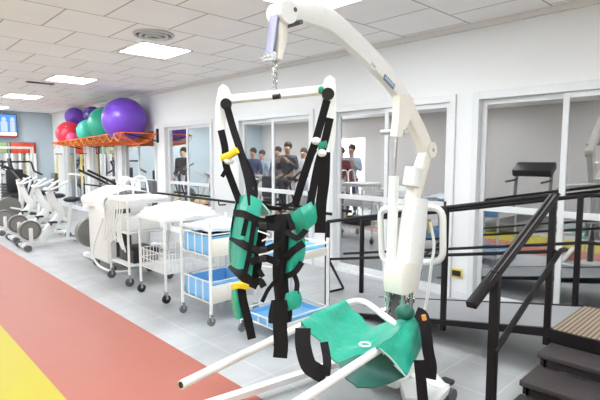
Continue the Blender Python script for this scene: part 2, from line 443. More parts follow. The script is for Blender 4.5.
# ------------------------------------------------------------------ exercise balls and their net shelf
rk = thing('ball_rack', 'wall rack with an orange net shelf holding exercise balls', 'ball rack', (0, 0, 0))
y0, y1, zr = 8.95, 13.3, 1.95; xf = 3.80
zl = lambda q: zr-.11*(q-y0)/(y1-y0)
r_ = MB(); r_.tube(fillet([(W, y0, zr), (xf, y0, zr), (xf, y1, zl(y1)), (W, y1, zl(y1))], .08), .013); r_.tube([(W-.02, y0, zr), (W-.02, y1, zl(y1))], .015)
r_.build('rail', orange, rk)
for yy in (y0, 10.9, 12.3, y1):
    q = MB(); q.box((W-.03, yy-.03, zr-.18), (W, yy+.03, zr+.10), .004); q.tube([(W-.02, yy, zl(yy)-.15), (xf+.05, yy, zl(yy)-.01)], .012); q.build('bracket', blacksteel, rk)
n = MB()
def netz(u, v): # u across (0 front .. 1 wall), v along
    return zr-.11*v-(.21-.14*v)*math.sin(PI*u)-.02*abs(math.sin(v*PI*6))
for k in range(64):
    yy = y0+(y1-y0)*k/63
    n.tube([(xf+(W-.03-xf)*u/8, yy+.04*math.sin(u*1.7+k), netz(u/8, k/63)) for u in range(9)], .008, 5)
for u in range(1, 8):
    n.tube([(xf+(W-.03-xf)*u/8, y0+(y1-y0)*k/48, netz(u/8, k/48)) for k in range(49)], .008, 5)
n.build('net', orange, rk)
fr_ = MB()
for k in range(12):
    a = y0+(y1-y0)*k/12; b = y0+(y1-y0)*(k+1)/12
    fr_.sweep([(xf-.01, a+(b-a)*q/6, zl(a+(b-a)*q/6)-.01-.14*math.sin(PI*q/6)) for q in range(7)], .010, .014, (1, 0, 0))
fr_.build('hanging_strap', mat('yellow_orange_cord', (.90, .36, .05), .55), rk)
base_at(rk, (W, 11.4, zr))
BALLS = [((4.08, 9.46, 2.235), .44, purpleball, 'largest purple exercise ball at the near end of the net'),
         ((4.10, 10.48, 2.20), .37, greenball, 'large green exercise ball beside the largest purple ball'),
         ((4.08, 11.42, 2.07), .28, tealball, 'light green exercise ball between the large green and the red ball'),
         ((4.28, 11.72, 2.48), .21, darkpurple, 'dark purple exercise ball partly hidden behind the large green ball'),
         ((3.95, 12.22, 1.93), .14, pinkball, 'small pink exercise ball low in the net'),
         ((4.32, 13.1, 2.52), .24, purpleball, 'purple exercise ball sitting above the red and pink balls'),
         ((4.06, 12.76, 2.06), .31, redball, 'red exercise ball at the far end of the net')]
for c, r, m, lab in BALLS:
    t = thing('exercise_ball', lab, 'exercise ball', c, 0, 'exercise balls in the net')
    b = MB().ball((0, 0, 0), r, u=36, v=24).build('ball_skin', m, t)
    g = MB()
    for k in range(-2, 3):
        a = k*.14; g.tube([(r*math.cos(a)*math.cos(q*PI/18), r*math.cos(a)*math.sin(q*PI/18), r*math.sin(a)) for q in range(36)], .003, 5, closed=True)
    g.build('grip_rings', m, t)
    MB().cyl((-r*.99, 0, 0), (-r*1.005, 0, 0), .015, 12).build('valve_plug', white_metal, t)
    t.rotation_euler = (.5*(random.random()-.5), .6, random.random()*1.2)
for k, (x, y) in enumerate(((4.42, 15.0), (4.42, 13.0))):
    lab = ('yellow exercise bands hanging near the far corner', 'yellow exercise bands hanging beside the elliptical trainer')[k]
    t = thing('exercise_bands', lab, 'exercise band', (x, y, 1.55))
    for q in range(3):
        MB().sweep(smooth_path([(0, q*.06-.06, 0), (-.02, q*.065-.06, -.3), (-.01, q*.08-.08, -.75)], 5), .028, .01, (0, 1, 0)).build('band', yband, t)
    MB().cyl((-.06, 0, .01), (.13, 0, .01), .012).build('hook', blacksteel, t)

# ------------------------------------------------------------------ white therapy machine, sheet-covered
def caster(parent, x, y, r=.045, m=rubber):
    c = MB(); c.cyl((x, y-.012, r), (x, y+.012, r), r, 18); w = c.build('caster', m, parent)
    f = MB(); f.box((x-.012, y-.022, r), (x+.012, y-.015, r*2.4)); f.box((x-.012, y+.015, r), (x+.012, y+.022, r*2.4)); f.box((x-.014, y-.022, r*2.3), (x+.014, y+.022, r*2.3+.02))
    f.build('fork', chrome, w, flat=True)
def therapy_machine():
    t = thing('therapy_machine', 'tall white therapy cabinet on casters under a white sheet', 'therapy machine', (0, 0, 0))
    x0, x1, y0, y1 = 2.30, 2.85, 5.95, 6.62
    MB().box((x0, y0, .12), (x1, y1, .98), .03).build('cabinet', white_metal, t)
    p = MB(); p.box((x0+.1, y0-.012, .2), (x0+.3, y0, .82), .004); p.build('vent_panel', mat('dark_panel', (.05, .05, .055), .5), t)
    for x in (x0+.07, x1-.07):
        for y in (y0+.06, y1-.06): caster(t, x, y)
    zz = 1.0
    rows = [[(x0-.05, y1+.05, .80), (x0-.03, (y0+y1)/2, .84), (x0-.05, y0-.03, .78)],
            [(x0-.03, y1+.04, zz-.04), (x0-.01, (y0+y1)/2, zz), (x0-.02, y0-.02, zz-.03)],
            [((x0+x1)/2, y1+.03, zz+.07), ((x0+x1)/2, (y0+y1)/2, zz+.10), ((x0+x1)/2, y0-.02, zz+.06)],
            [(x1+.02, y1+.03, zz+.0), (x1+.02, (y0+y1)/2, zz+.03), (x1+.02, y0-.02, zz)],
            [(x1+.05, y1+.04, .80), (x1+.05, (y0+y1)/2, .83), (x1+.05, y0-.03, .80)]]
    MB().grid(rows, 6, .012, .008).build('cover_sheet', sheet, t)
    MB().tube(smooth_path([(x0-.02, y0+.1, .7), (x0-.12, y0+.2, .3), (x0-.10, y0+.1, .12), (x0+.0, y0-.1, .05), (x0+.2, y0-.2, .04)], 6), .014).build('hose', white_metal, t)
    for q in range(3):
        MB().tube(smooth_path([(x0+.25, y0+.05+.05*q, 1.0), (x0+.25, y0+.02+.05*q, 1.16+.02*q), (x0+.36, y0+.02+.05*q, 1.2), (x0+.46, y0+.05+.05*q, 1.14), (x0+.46, y0+.06+.05*q, 1.0)], 5), .012).build('tube_loop', white_metal, t)
    base_at(t, ((x0+x1)/2, (y0+y1)/2, 0))
therapy_machine()
def cable_cart():
    t = thing('equipment_cart', 'white tubular equipment cart hung with coiled cables beside the therapy cabinet', 'cart', (0, 0, 0))
    x0, x1, y0, y1 = 2.24, 2.74, 5.2, 5.72
    for x in (x0, x1):
        for y in (y0, y1):
            MB().cyl((x, y, .10), (x, y, 1.0), .014, 12).build('post', white_metal, t); caster(t, x, y, .05)
    for z in (.22, .6, .95):
        s = MB(); s.box((x0, y0, z), (x1, y1, z+.018), .004); s.build('shelf', white_metal, t)
    MB().box((x0+.08, y0+.06, .24), (x1-.1, y1-.06, .40), .01).build('battery_box', blackp, t)
    MB().box((x0+.06, y0+.08, .62), (x1-.06, y1-.08, .80), .015).build('control_unit', white_metal, t)
    for k in range(7):
        a = random.random()
        yy = y0+.05+.07*k
        MB().tube(smooth_path([(x0-.02, yy, .97), (x0-.05-.03*a, yy+.03, .7-.2*a), (x0-.03, yy+.08*(a-.5), .38+.2*a), (x0-.04, yy+.10, .62), (x0-.01, yy+.12, .95)], 5), .008, 6).build('cable', white_metal, t)
    MB().box((x0-.02, y0-.01, .97), (x1+.02, y1, 1.02), .015).build('folded_towel', sheet, t)
    for k in range(2):
        MB().tube(smooth_path([(x1-.4+.2*k, y1-.02, 1.0), (x1-.38+.2*k, y1, 1.2), (x1-.3+.2*k, y1, 1.24), (x1-.22+.2*k, y1, 1.2), (x1-.2+.2*k, y1-.02, 1.0)], 5), .012).build('handle_loop', white_metal, t)
    base_at(t, ((x0+x1)/2, (y0+y1)/2, 0))
cable_cart()
def instrument_table():
    t = thing('instrument_table', 'white wheeled instrument table topped by a mound of white sheets', 'table', (0, 0, 0))
    x0, x1, y0, y1 = 2.24, 2.86, 4.33, 4.9
    for x in (x0, x1):
        for y in (y0, y1):
            MB().cyl((x, y, .10), (x, y, .84), .014, 12).build('leg', white_metal, t); caster(t, x, y, .045, blackp)
    MB().box((x0-.02, y0-.02, .83), (x1+.02, y1+.02, .85), .004).build('table_top', white_metal, t)
    g = MB()
    for z in (.30, .40, .50): g.tube([(x0, y0, z), (x1, y0, z), (x1, y1, z), (x0, y1, z)], .005, 6, closed=True)
    for k in range(17):
        q = k/16
        for a, b in (((x0+(x1-x0)*q, y0), (x0+(x1-x0)*q, y1)), ((x0, y0+(y1-y0)*q), (x1, y0+(y1-y0)*q))):
            g.tube([(a[0], a[1], .5), (a[0], a[1], .3), (b[0], b[1], .3), (b[0], b[1], .5)], .0035, 5)
    g.build('wire_basket', white_metal, t)
    base_at(t, ((x0+x1)/2, (y0+y1)/2, 0))
    cx, cy = (x0+x1)/2, (y0+y1)/2
    sh = MB()
    for k in range(3):
        w = .33-.03*k
        rows = [[(cx+w*a, cy+(w-.02)*b, .868+.038*k+.05*math.exp(-2*(a*a+b*b))-(.02 if abs(a) == 1 or abs(b) == 1 else 0)) for b in (-1, -.5, 0, .5, 1)] for a in (-1, -.5, 0, .5, 1)]
        sh.grid(rows, 4, .03, .006)
    tag(sh.build('folded_sheets', sheet), 'mound of folded white sheets on the wheeled instrument table', 'sheets')
instrument_table()
# ------------------------------------------------------------------ trolleys with blue trays
def tray_trolley(x0, x1, y0, y1, lab, h=.93, trays=((.20, .17), (.62, .17))):
    t = thing('tray_trolley', lab, 'trolley', (0, 0, 0), 0, 'trolleys with blue trays')
    for k, (x, y) in enumerate(((x0, y0), (x0, y1), (x1, y0), (x1, y1))):
        MB().cyl((x, y, .08), (x, y, h), .015, 12).build('post', white_metal, t); caster(t, x, y, .038, grey)
    for z, th in trays:
        b = MB(); b.box((x0+.02, y0+.02, z), (x1-.02, y1-.02, z+.012)); q = .012; zt = z+th
        b.box((x0+.02, y0+.02, z), (x0+.02+q, y1-.02, zt), .003); b.box((x1-.02-q, y0+.02, z), (x1-.02, y1-.02, zt), .003)
        b.box((x0+.02, y1-.02-q, z), (x1-.02, y1-.02, zt), .003); b.box((x0+.02, y0+.02, z), (x1-.02, y0+.02+q, zt), .003)
        tr = b.build('tray', blueplastic, t, flat=True)
        MB().box((x0+.015, y0-.004, z-.01), (x1-.015, y0+.018, z+th-.02), .006).build('end_panel', cream, tr)
        r_ = MB()
        for dz in (.0, th+.02): r_.tube([(x0, y0, z+dz), (x1, y0, z+dz), (x1, y1, z+dz), (x0, y1, z+dz)], .007, 6, closed=True)
        for k in range(1, 4):
            yy = y0+(y1-y0)*k/4; r_.tube([(x0-.004, yy, z), (x0-.004, yy, z+th+.02)], .005, 6)
        r_.build('guard_rail', white_metal, t)
        if z > .5 and th > .1:
            g = MB()
            for k in range(5):
                g.box((-.16+.03*k, -.15+.06*k, 0), (.14-.02*k, -.10+.06*k, .03), .006, Matrix.Translation(((x0+x1)/2, (y0+y1)/2, z+.13+.006*k)) @ Matrix.Rotation(.3*k-.5, 4, 'Z'))
            g.build('dark_lining', blackp, tr)
    base_at(t, ((x0+x1)/2, (y0+y1)/2, 0))
tray_trolley(2.22, 2.72, 3.47, 3.96, 'white trolley with two blue trays beside the instrument table')
tray_trolley(2.34, 2.92, 2.72, 3.18, 'white trolley with shallow blue trays standing behind the hanging vest', .80, ((.13, .05), (.66, .08)))
c = Vector((2.47, 3.71, .865))
rows = [[(c.x+.25*a, c.y+.24*b, c.z-.02+.07*math.exp(-2*(a*a+b*b))) for b in (-1, -.5, 0, .5, 1)] for a in (-1, -.4, .2, .7, 1)]
tag(MB().grid(rows, 4, .03, .008).build('folded_cloth', mat('pale_blue_cloth', (.70, .78, .86), .8)), 'crumpled pale cloth lying on top of the first blue tray trolley', 'cloth')

# ------------------------------------------------------------------ black rail along the windows
t = thing('wall_handrail', 'long black handrail along the window wall at hip height', 'handrail', (0, 0, 0))
MB().tube([(W-.14, 4.05, .76), (W-.14, 12.8, .76)], .02).build('rail', blacksteel, t)
for yy in (4.35, 6.6, 8.85, 10.9):
    MB().tube(fillet([(W-.14, yy, .75), (W-.14, yy, .68), (W-.005, yy, .68)], .03), .012).build('bracket', blacksteel, t)
base_at(t, (W, 8.4, .68))

# ------------------------------------------------------------------ therapy ramp, deck and stairs
XA, XB = 3.30, 3.98      # front and back edges
YD0, YD1 = -.55, 1.04    # deck
DZ = .36; RS = .187
def rampz(y): return max(0, DZ-(y-YD1)*RS)
YE = YD1+DZ/RS
tr = thing('training_ramp_and_stairs', 'dark rehabilitation stairs with timber deck, grey ramp and black handrails', 'ramp', (0, 0, 0))
MB().box((XA, YD0, DZ-.02), (XB, YD1, DZ), 0).build('deck', deckm, tr, flat=True)
f = MB(); f.box((XA-.02, YD0, DZ-.11), (XA, YD1, DZ-.002)); f.box((XB, YD0, DZ-.11), (XB+.02, YD1, DZ-.002)); f.box((XA, YD1-.03, DZ-.11), (XB, YD1, DZ-.022)); f.box((XA, YD0, DZ-.11), (XB, YD0+.03, DZ-.022))
for x in (XA+.02, XB-.04):
    for y in (YD0+.02, .25): f.box((x, y, 0), (x+.04, y+.04, DZ-.02))
f.build('deck_frame', blacksteel, tr, flat=True)
p = MB(); p.prism([(XA, YD1, DZ-.004), (XA, YE, .004), (XA, YE, -.0), (XA, YD1, DZ-.03)], (XB-XA, 0, 0)); p.build('ramp_surface', rampm, tr, flat=True)
e = MB()
for x in (XA-.02, XB-.01):
    e.prism([(x, YD1, DZ+.004), (x, YE, .006), (x, YE-.03, .0), (x, YD1+.2, rampz(YD1+.2)-.05), (x, YD1, DZ-.055)], (.03, 0, 0))
e.build('ramp_edge_angle', blacksteel, tr, flat=True)
for k in range(3):
    z = DZ-.09*(k+1); xf_ = XA-.27*(k+1)+.02
    MB().box((xf_, YD0, z-.035), (xf_+.30, YD1, z), .008).build('tread', stepm, tr)
    MB().box((xf_+.03, YD0+.01, z-.09), (xf_+.05, YD1-.012, z-.035)).build('riser', mat('dark_riser', (.03, .022, .024), .5), tr, flat=True)
    MB().box((xf_+.03, YD1-.05, 0), (xf_+.28, YD1-.03, z-.034)).build('stringer', mat('dark_riser', (.03, .022, .024), .5), tr, flat=True)
def fence(x, nm, ys, y_left, hi, mids, bottoms):
    top = MB()
    ztop = lambda y: hi-(y-YD1)*RS if y > YD1 else hi
    top.tube([(x, YD0 if nm else YD1-.0, hi), (x, YD1, hi), (x, y_left, ztop(y_left))], .017, 10); top.build('top_rail', blacksteel, tr)
    for d, yl in mids:
        m = MB(); m.tube([(x, YD0 if nm else YD1, hi-d), (x, YD1, hi-d), (x, yl, ztop(yl)-d)], .013, 8); m.build('mid_rail', blacksteel, tr)
    for y, zb in zip(ys, bottoms):
        MB().box((x-.019, y-.019, zb), (x+.019, y+.019, ztop(y)), .004).build('post', blacksteel, tr)
fence(XA, False, (YD1+.03, 1.83, 3.08), 3.08, 1.25, ((.37, 3.10),), (DZ-.12, .13, 0))
fence(XB, True, (1.10, -.2, 3.20), 3.46, 1.21, ((.36, 3.46),), (.34, .34, 0))
b = MB(); b.tube([(XA, 3.08, .52), (3.93, 3.42, .02)], .014, 8); b.tube([(3.93, 3.42, .012), (3.72, 3.44, .012)], .012, 8); b.build('end_brace', blacksteel, tr)
ys = YD1+.01
# stair handrails on the left side of the flight
up_a, up_b = V(3.25, ys, 1.24), V(2.16, ys, .77)
r_ = MB(); r_.sweep([up_a, up_b], .052, .036, (0, 1, 0)); r_.build('stair_top_rail', blacksteel, tr)
g = MB()
for k in (-.015, .015): g.tube([up_a+V(-.02, k, .017), up_b+V(.01, k, .017)], .005, 6)
g.build('rail_ridges', mat('worn_steel', (.17, .155, .155), .35, .4), tr)
MB().tube(fillet([(3.46, ys-.02, .87), (3.36, ys-.02, .88), (2.40, ys-.02, .465)], .05), .017, 10).build('stair_lower_rail', blacksteel, tr)
MB().box((2.40, ys-.025, 0), (2.445, ys+.02, .90), .004).build('stair_post', blacksteel, tr)
base_at(tr, (XA, 1.0, 0))

# ------------------------------------------------------------------ wall socket
t = thing('wall_socket', 'small yellow-bordered black socket plate low on the white wall', 'socket', (0, 0, 0))
c = at_x(457, 273, W)
MB().box((W-.012, c.y-.065, c.z-.05), (W, c.y+.065, c.z+.05), .004).build('plate', mat('yellow_plate', (.72, .55, .12), .5), t)
MB().box((W-.016, c.y-.048, c.z-.03), (W-.011, c.y+.048, c.z+.03), .002).build('insert', blackp, t)
base_at(t, (W, c.y, c.z-.05))

# ------------------------------------------------------------------ patient hoist
YH = 1.69
ho = thing('patient_hoist', 'white mobile patient hoist with a tall curved boom in the foreground', 'patient hoist', (0, 0, 0))
bp = [(283, 12), (293, 10), (312, 15), (330, 22), (350, 39), (370, 58), (390, 80), (404, 101)]
P = smooth_path([at_y(x, y, YH) for x, y in bp], 5)
n = len(P); MB().sweep(P, .06, [.085+.02*math.sin(PI*k/(n-1)) for k in range(n)], (0, 1, 0)).build('boom', white_metal, ho)
P2 = smooth_path([at_y(x, y, YH) for x, y in ((402, 98), (412, 119), (420, 135), (426, 150))], 5)
elb = MB().sweep(P2, .065, [.10+.0*k for k in range(len(P2))], (0, 1, 0)); elb.build('boom_elbow', cream, ho)
q = [at_y(x, y, YH-.04) for x, y in ((400, 93), (414, 98), (411, 118), (402, 137), (397, 136), (399, 118))]
MB().prism(q, (0, .05, 0)).build('actuator_bracket', cream, ho, flat=True)
pin = at_y(399, 132, YH)
MB().cyl(pin+V(0, -.055, 0), pin+V(0, .13, 0), .016).build('bracket_pin', chrome, ho)
piv = at_y(427, 150, YH)
MB().cyl(piv+V(0, -.045, 0), piv+V(0, .045, 0), .052, 24).build('pivot_hub', cream, ho)
MB().cyl(piv+V(0, -.052, 0), piv+V(0, .052, 0), .012, 12).build('pivot_bolt', chrome, ho)
M0 = [at_y(x, y, YH) for x, y in ((426, 152), (416, 184), (410, 210), (404, 245), (400, 285))]
MB().sweep(M0, .07, [.08, .10, .085, .085, .085], (0, 1, 0)).build('mast', cream, ho)
MB().sweep([at_y(*p, YH-.01) for p in ((414, 168), (411, 186))], .085, .095, (0, 1, 0)).build('mast_collar', white_metal, ho)
MB().sweep([at_y(*p, YH-.045) for p in ((416, 198), (413.5, 225), (410, 258), (406, 284))], .11, [.13, .165, .175, .15], (0, 1, 0)).build('mast_cover', white_metal, ho)
MB().sweep([at_y(*p, YH-.03) for p in ((403, 262), (402, 268), (401, 284), (401, 290))], .16, [.17, .19, .19, .17], (0, 1, 0)).build('control_box', cream, ho)
a, b = at_y(397, 133, YH+.03), at_y(394, 180, YH+.03)
MB().cyl(a, b, .011).build('actuator_rod', chrome, ho)
MB().sweep([at_y(394, 176, YH+.03), at_y(391, 268, YH+.03)], .05, .05, (0, 1, 0)).build('actuator_tube', white_metal, ho)
mb = at_y(400, 290, YH)
MB().sweep([mb, (2.42, 1.71, .16)], .06, .07, (0, 1, 0)).build('mast_foot', rubber, ho)
k_ = MB()
for dx, dy in ((-.06, .05), (-.01, .07), (.05, -.05), (-.04, -.05), (.02, -.07)):
    k_.cyl((mb.x+dx, YH+dy, mb.z-.16), (mb.x+dx, YH+dy, mb.z+.02), .014, 12); k_.cyl((mb.x+dx, YH+dy, mb.z-.07), (mb.x+dx, YH+dy, mb.z-.04), .024, 12)
k_.build('spring_pins', chrome, ho)
# push handle
hx = 2.78
hl = [at_x(x, y, hx) for x, y in ((380, 208), (443, 208), (443, 262), (382, 262))]
MB().tube(fillet(hl, .08, closed=True), .022, 12, closed=True).build('push_handle', white_metal, ho)
MB().tube([at_x(408, 208, hx), at_y(412, 215, YH)], .018).build('handle_bracket', cream, ho)
MB().tube(smooth_path([at_x(430, 222, hx-.02), at_x(434, 245, hx-.02), at_x(431, 268, hx-.02), at_x(427, 300, hx-.02), at_x(421, 322, hx-.02)], 5), .010).build('power_cable', white_metal, ho)
MB().sweep([at_x(429, 219, hx-.02), at_x(430, 233, hx-.02)], .018, .018, (0, 1, 0)).build('hand_control', gold, ho)
# base
bs = MB(); bs.sweep([(2.52, 1.36, .085), (2.52, 2.06, .085)], .08, .06, (1, 0, 0)); bs.box((2.34, 1.60, .06), (2.60, 1.82, .17), .02)
bs.build('base_crossbar', white_metal, ho)
for s, y0, y1 in ((0, 2.04, 2.28), (1, 1.38, 1.16)):
    L = MB().sweep([(2.54, y0, .085), (1.12, y1, .075)], .055, .045, (0, 1, 0)).build('base_leg', white_metal, ho)
    for x, y in ((1.16, y1), (2.56, y0)):
        c_ = MB(); c_.cyl((x, y-.045, .045), (x, y-.02, .045), .045, 16); c_.cyl((x, y+.02, .045), (x, y+.045, .045), .045, 16); c_.cyl((x, y-.03, .045), (x, y+.03, .045), .015, 10)
        c_.build('caster', rubber, ho)
fp = MB()
q = [at_z(*p, .10) for p in ((398, 372), (432, 368), (446, 384), (432, 398), (405, 398))]
fp.prism([(v.x, v.y, .04) for v in q], (0, 0, .06)); fp.build('foot_plate', white_metal, ho, flat=True)
pd = MB(); pd.box((2.60, 1.42, .03), (2.74, 1.50, .06), .01); pd.build('foot_pedal', blackp, ho)
# support arms (U-shaped tube)
ZA = .50
La, Lb = at_z(181, 385, ZA), at_z(351, 301.5, ZA); Ra, Rb = at_z(300, 401, ZA), at_z(401, 335, ZA)
Ra = Ra+(Ra-Rb).normalized()*.36
MB().tube(fillet([La, Lb+(Lb-La).normalized()*.12, Rb+(Rb-Ra).normalized()*.06, Ra], .19, 8), .021, 12).build('support_arm_frame', white_metal, ho)
sl = MB(); d = (Lb-La).normalized()
sl.tube([La+d*.62, La+d*.72], .0235, 12); sl.build('arm_sleeve', cream, ho)
ec = MB(); ec.cyl(La-d*.003, La+d*.012, .015, 14); ec.build('arm_end_cap', blackp, ho)
MB().tube([(Lb+Rb)/2+V(.10, .03, 0), (mb.x, YH+.03, ZA+.02)], .022).build('frame_mount', chrome, ho)
# boom decals
def decal(x, y, w, h, m, nm, ang, off=.0315):
    c = at_y(x, y, YH-off); u = V(math.cos(ang), 0, math.sin(ang)); v = V(-math.sin(ang), 0, math.cos(ang))
    o = MB().prism([c-u*w/2-v*h/2, c+u*w/2-v*h/2, c+u*w/2+v*h/2, c-u*w/2+v*h/2], (0, -.0015, 0)).build(nm, m, ho, flat=True)
    return c, u, v
aa = (at_y(397, 88, YH)-at_y(383, 73, YH)); ang = math.atan2(aa.z, aa.x)
c, u, v = decal(389, 82, .115, .036, label_blue, 'boom_label', ang)
l = MB()
for k in range(7):
    p0 = c+u*(-.045+.014*k); hgt = (.010, .014, .009, .012, .010, .013, .009)[k]
    l.prism([p0-v*.004, p0+u*.008-v*.004, p0+u*.008+v*hgt, p0+v*hgt], (0, -.003, 0))
l.build('label_lettering', mat('pale_lettering', (.55, .66, .72), .5), ho, flat=True)
c, u, v = decal(373, 66, .05, .035, mat('pale_sticker', (.74, .73, .71), .5), 'warning_sticker', ang)
l = MB()
for k in range(3):
    p0 = c+u*(-.016+.013*k); l.prism([p0, p0+u*.008, p0+u*.008+v*.009, p0+v*.007], (0, -.003, 0))
l.build('sticker_marks', mat('grey_marks', (.25, .25, .26), .5), ho, flat=True)
# tip hanger
tp = at_y(282, 14, YH)
MB().cyl(tp+V(0, -.05, 0), tp+V(0, .05, 0), .052, 24).build('tip_hinge', white_metal, ho)
bt = MB(); 
for x, y in ((288, 12), (294, 24)):
    c = at_y(x, y, YH); bt.cyl(c+V(0, -.052, 0), c+V(0, .052, 0), .011, 12)
bt.build('hinge_bolts', rubber, ho)
MB().sweep([at_y(*p, YH) for p in ((280, 22), (280, 40), (276, 60))], .05, [.06, .055, .035], (0, 1, 0)).build('hanger_link', cream, ho)
MB().sweep(smooth_path([at_y(*p, YH) for p in ((277, 8), (274, 24), (272, 40), (269, 58))], 4), .055, .018, (0, 1, 0)).build('hanger_guard', mat('grey_blue_pad', (.20, .19, .27), .4), ho)
c = at_y(269, 57, YH); MB().cyl(c+V(0, -.04, 0), c+V(0, .04, 0), .018).build('hanger_pin', chrome, ho)
C = at_y(275, 94, YH)
ch = MB()
for k in range(4):
    z = C.z+.05+k*.036; ax = V(1, 0, 0) if k % 2 else V(0, 1, 0)
    ch.tube([V(C.x, YH, z)+ax*.012*math.cos(q*PI/6)+V(0, 0, .024*math.sin(q*PI/6)) for q in range(12)], .005, 6, closed=True)
ch.build('chain', chrome, ho)
base_at(ho, (2.5, 1.7, 0))

# ------------------------------------------------------------------ spreader bar
sp = thing('spreader_bar', 'white spreader bar with black end knobs hanging from the hoist chain', 'spreader bar', (0, 0, 0))
DL, DR = 2.27, 2.06
L, R = at_d(227, 101, DL), at_d(327, 91, DR)
ax = (R-L).normalized(); cr = ax.cross(V(0, 0, 1)).normalized()
MB().tube([L, R], .016, 12).build('crossbar', white_metal, sp)
MB().sweep([L+V(0, 0, .006), R+V(0, 0, .006)], .05, .035, cr).build('bar_cover', white_metal, sp)
def endplate(pts, D, knob, nm):
    q = [at_d(x, y, D) for x, y in pts]
    v = ray(*pts[0]).normalized()
    MB().prism([p+v*.02 for p in q], -v*.04).build('end_plate', cream if 0 else white_metal, sp)
    k = at_d(*knob, D-.03); u = -ray(*knob).normalized()
    MB().cyl(k-u*.02, k+u*.012, .027, 24).build('end_knob', blackp, sp)
def oval(cx, cy, a, b, n=16, tilt=0): return [(cx+a*math.cos(2*PI*k/n)*math.cos(tilt)-b*math.sin(2*PI*k/n)*math.sin(tilt), cy+a*math.cos(2*PI*k/n)*math.sin(tilt)+b*math.sin(2*PI*k/n)*math.cos(tilt)) for k in range(n)]
endplate([(217, 95), (219, 87), (223, 84), (228, 87), (231, 95), (232, 108), (226, 112), (224, 135), (219, 137), (216, 130), (215, 110)], DL, (226, 104), 'left')
endplate([(322, 88), (325, 78), (330, 75), (335, 79), (336, 95), (336, 120), (334, 150), (330, 152), (326, 130), (322, 100)], DR, (328, 94), 'right')
MB().tube([at_d(273, 97, 2.12), at_d(280, 96, 2.11)], .012, 12).build('centre_socket', blackp, sp)
MB().ball(at_d(233, 98, DL-.03), .013, 1, 1, 1.2, 12, 8).build('yellow_clip', yellow, sp)
MB().ball(at_d(321, 90, DR-.03), .013, 1, 1, 1.4, 12, 8).build('green_clip', green, sp)
MB().tube([C+V(0, 0, .07), at_d(276, 95, 2.15)], .007, 8).build('hanger_eye', chrome, sp)
base_at(sp, (L+R)/2)

# ------------------------------------------------------------------ walking vest
vs = thing('walking_vest', 'teal and black walking vest with dangling straps hung from the spreader bar', 'vest', (0, 0, 0))
def strap(pts, w, nm='strap', m=black, th=.006, parent=vs, n=5):
    q = smooth_path([at_d(x, y, D) for x, y, D in pts], n)
    rs = []
    b = MB(); rows = []
    for i, p in enumerate(q):
        t = (q[min(i+1, len(q)-1)]-q[max(i-1, 0)]).normalized(); view = (p-EYE).normalized()
        s = t.cross(view).normalized(); rows.append((p-s*w/2, p, p+s*w/2))
    bm = MB()
    R_ = [[Vector(v) for v in r] for r in rows]
    T = [[bm.bm.verts.new(v-(v-EYE).normalized()*th/2) for v in r] for r in R_]; B = [[bm.bm.verts.new(v+(v-EYE).normalized()*th/2) for v in r] for r in R_]
    for i in range(len(R_)-1):
        for j in range(2):
            bm.bm.faces.new((T[i][j], T[i][j+1], T[i+1][j+1], T[i+1][j])); bm.bm.faces.new((B[i][j], B[i+1][j], B[i+1][j+1], B[i][j+1]))
        bm.bm.faces.new((T[i][0], T[i+1][0], B[i+1][0], B[i][0])); bm.bm.faces.new((T[i+1][2], T[i][2], B[i][2], B[i+1][2]))
    for j in range(2):
        bm.bm.faces.new((T[0][j+1], T[0][j], B[0][j], B[0][j+1])); bm.bm.faces.new((T[-1][j], T[-1][j+1], B[-1][j+1], B[-1][j]))
    return bm.build(nm, m, parent)
W1 = .034
# hanging straps, left then right
strap([(227, 107, 2.22), (233, 128, 2.22), (240, 150, 2.2), (248, 180, 2.16), (252, 205, 2.12)], W1, 'suspension_strap')
strap([(242, 152, 2.21), (251, 172, 2.2), (256, 192, 2.18), (252, 210, 2.14)], .02, 'suspension_strap')
strap([(221, 130, 2.25), (225, 148, 2.25), (226, 165, 2.25), (232, 182, 2.24), (240, 203, 2.22)], W1, 'suspension_strap')
strap([(227, 168, 2.24), (222, 177, 2.24)], .02, 'strap_tail')
MB().sweep(smooth_path([at_d(*p) for p in ((222, 158, 2.23), (230, 155, 2.2), (237, 150, 2.18))], 4), .03, .022, (0, 0, 1)).build('yellow_loop', yellow, vs)
MB().ball(at_d(229, 161, 2.22), .02, 1.2, 1.2, .8, 12, 8).build('white_buckle', white_metal, vs)
strap([(327, 100, 2.03), (321, 122, 2.03), (315, 143, 2.03), (309, 160, 2.03), (302, 182, 2.03), (295, 205, 2.04)], W1, 'suspension_strap')
strap([(330, 118, 2.04), (325, 140, 2.04), (318, 165, 2.04), (313, 190, 2.03), (310, 206, 2.03)], W1, 'suspension_strap')
strap([(316, 150, 2.02), (306, 170, 2.02), (294, 200, 2.03)], .012, 'thin_strap')
strap([(325, 152, 2.05), (324, 180, 2.05), (321, 205, 2.05), (320, 233, 2.05)], .048, 'long_strap')
MB().sweep([at_d(318, 146, 2.02), at_d(327, 144, 2.02)], .03, .02, (0, 0, 1)).build('green_loop', green, vs)
for p in ((316, 141), (322, 153)): MB().ball(at_d(*p, 2.02), .017, 1.2, 1.2, 1, 12, 8).build('white_buckle', white_metal, vs)
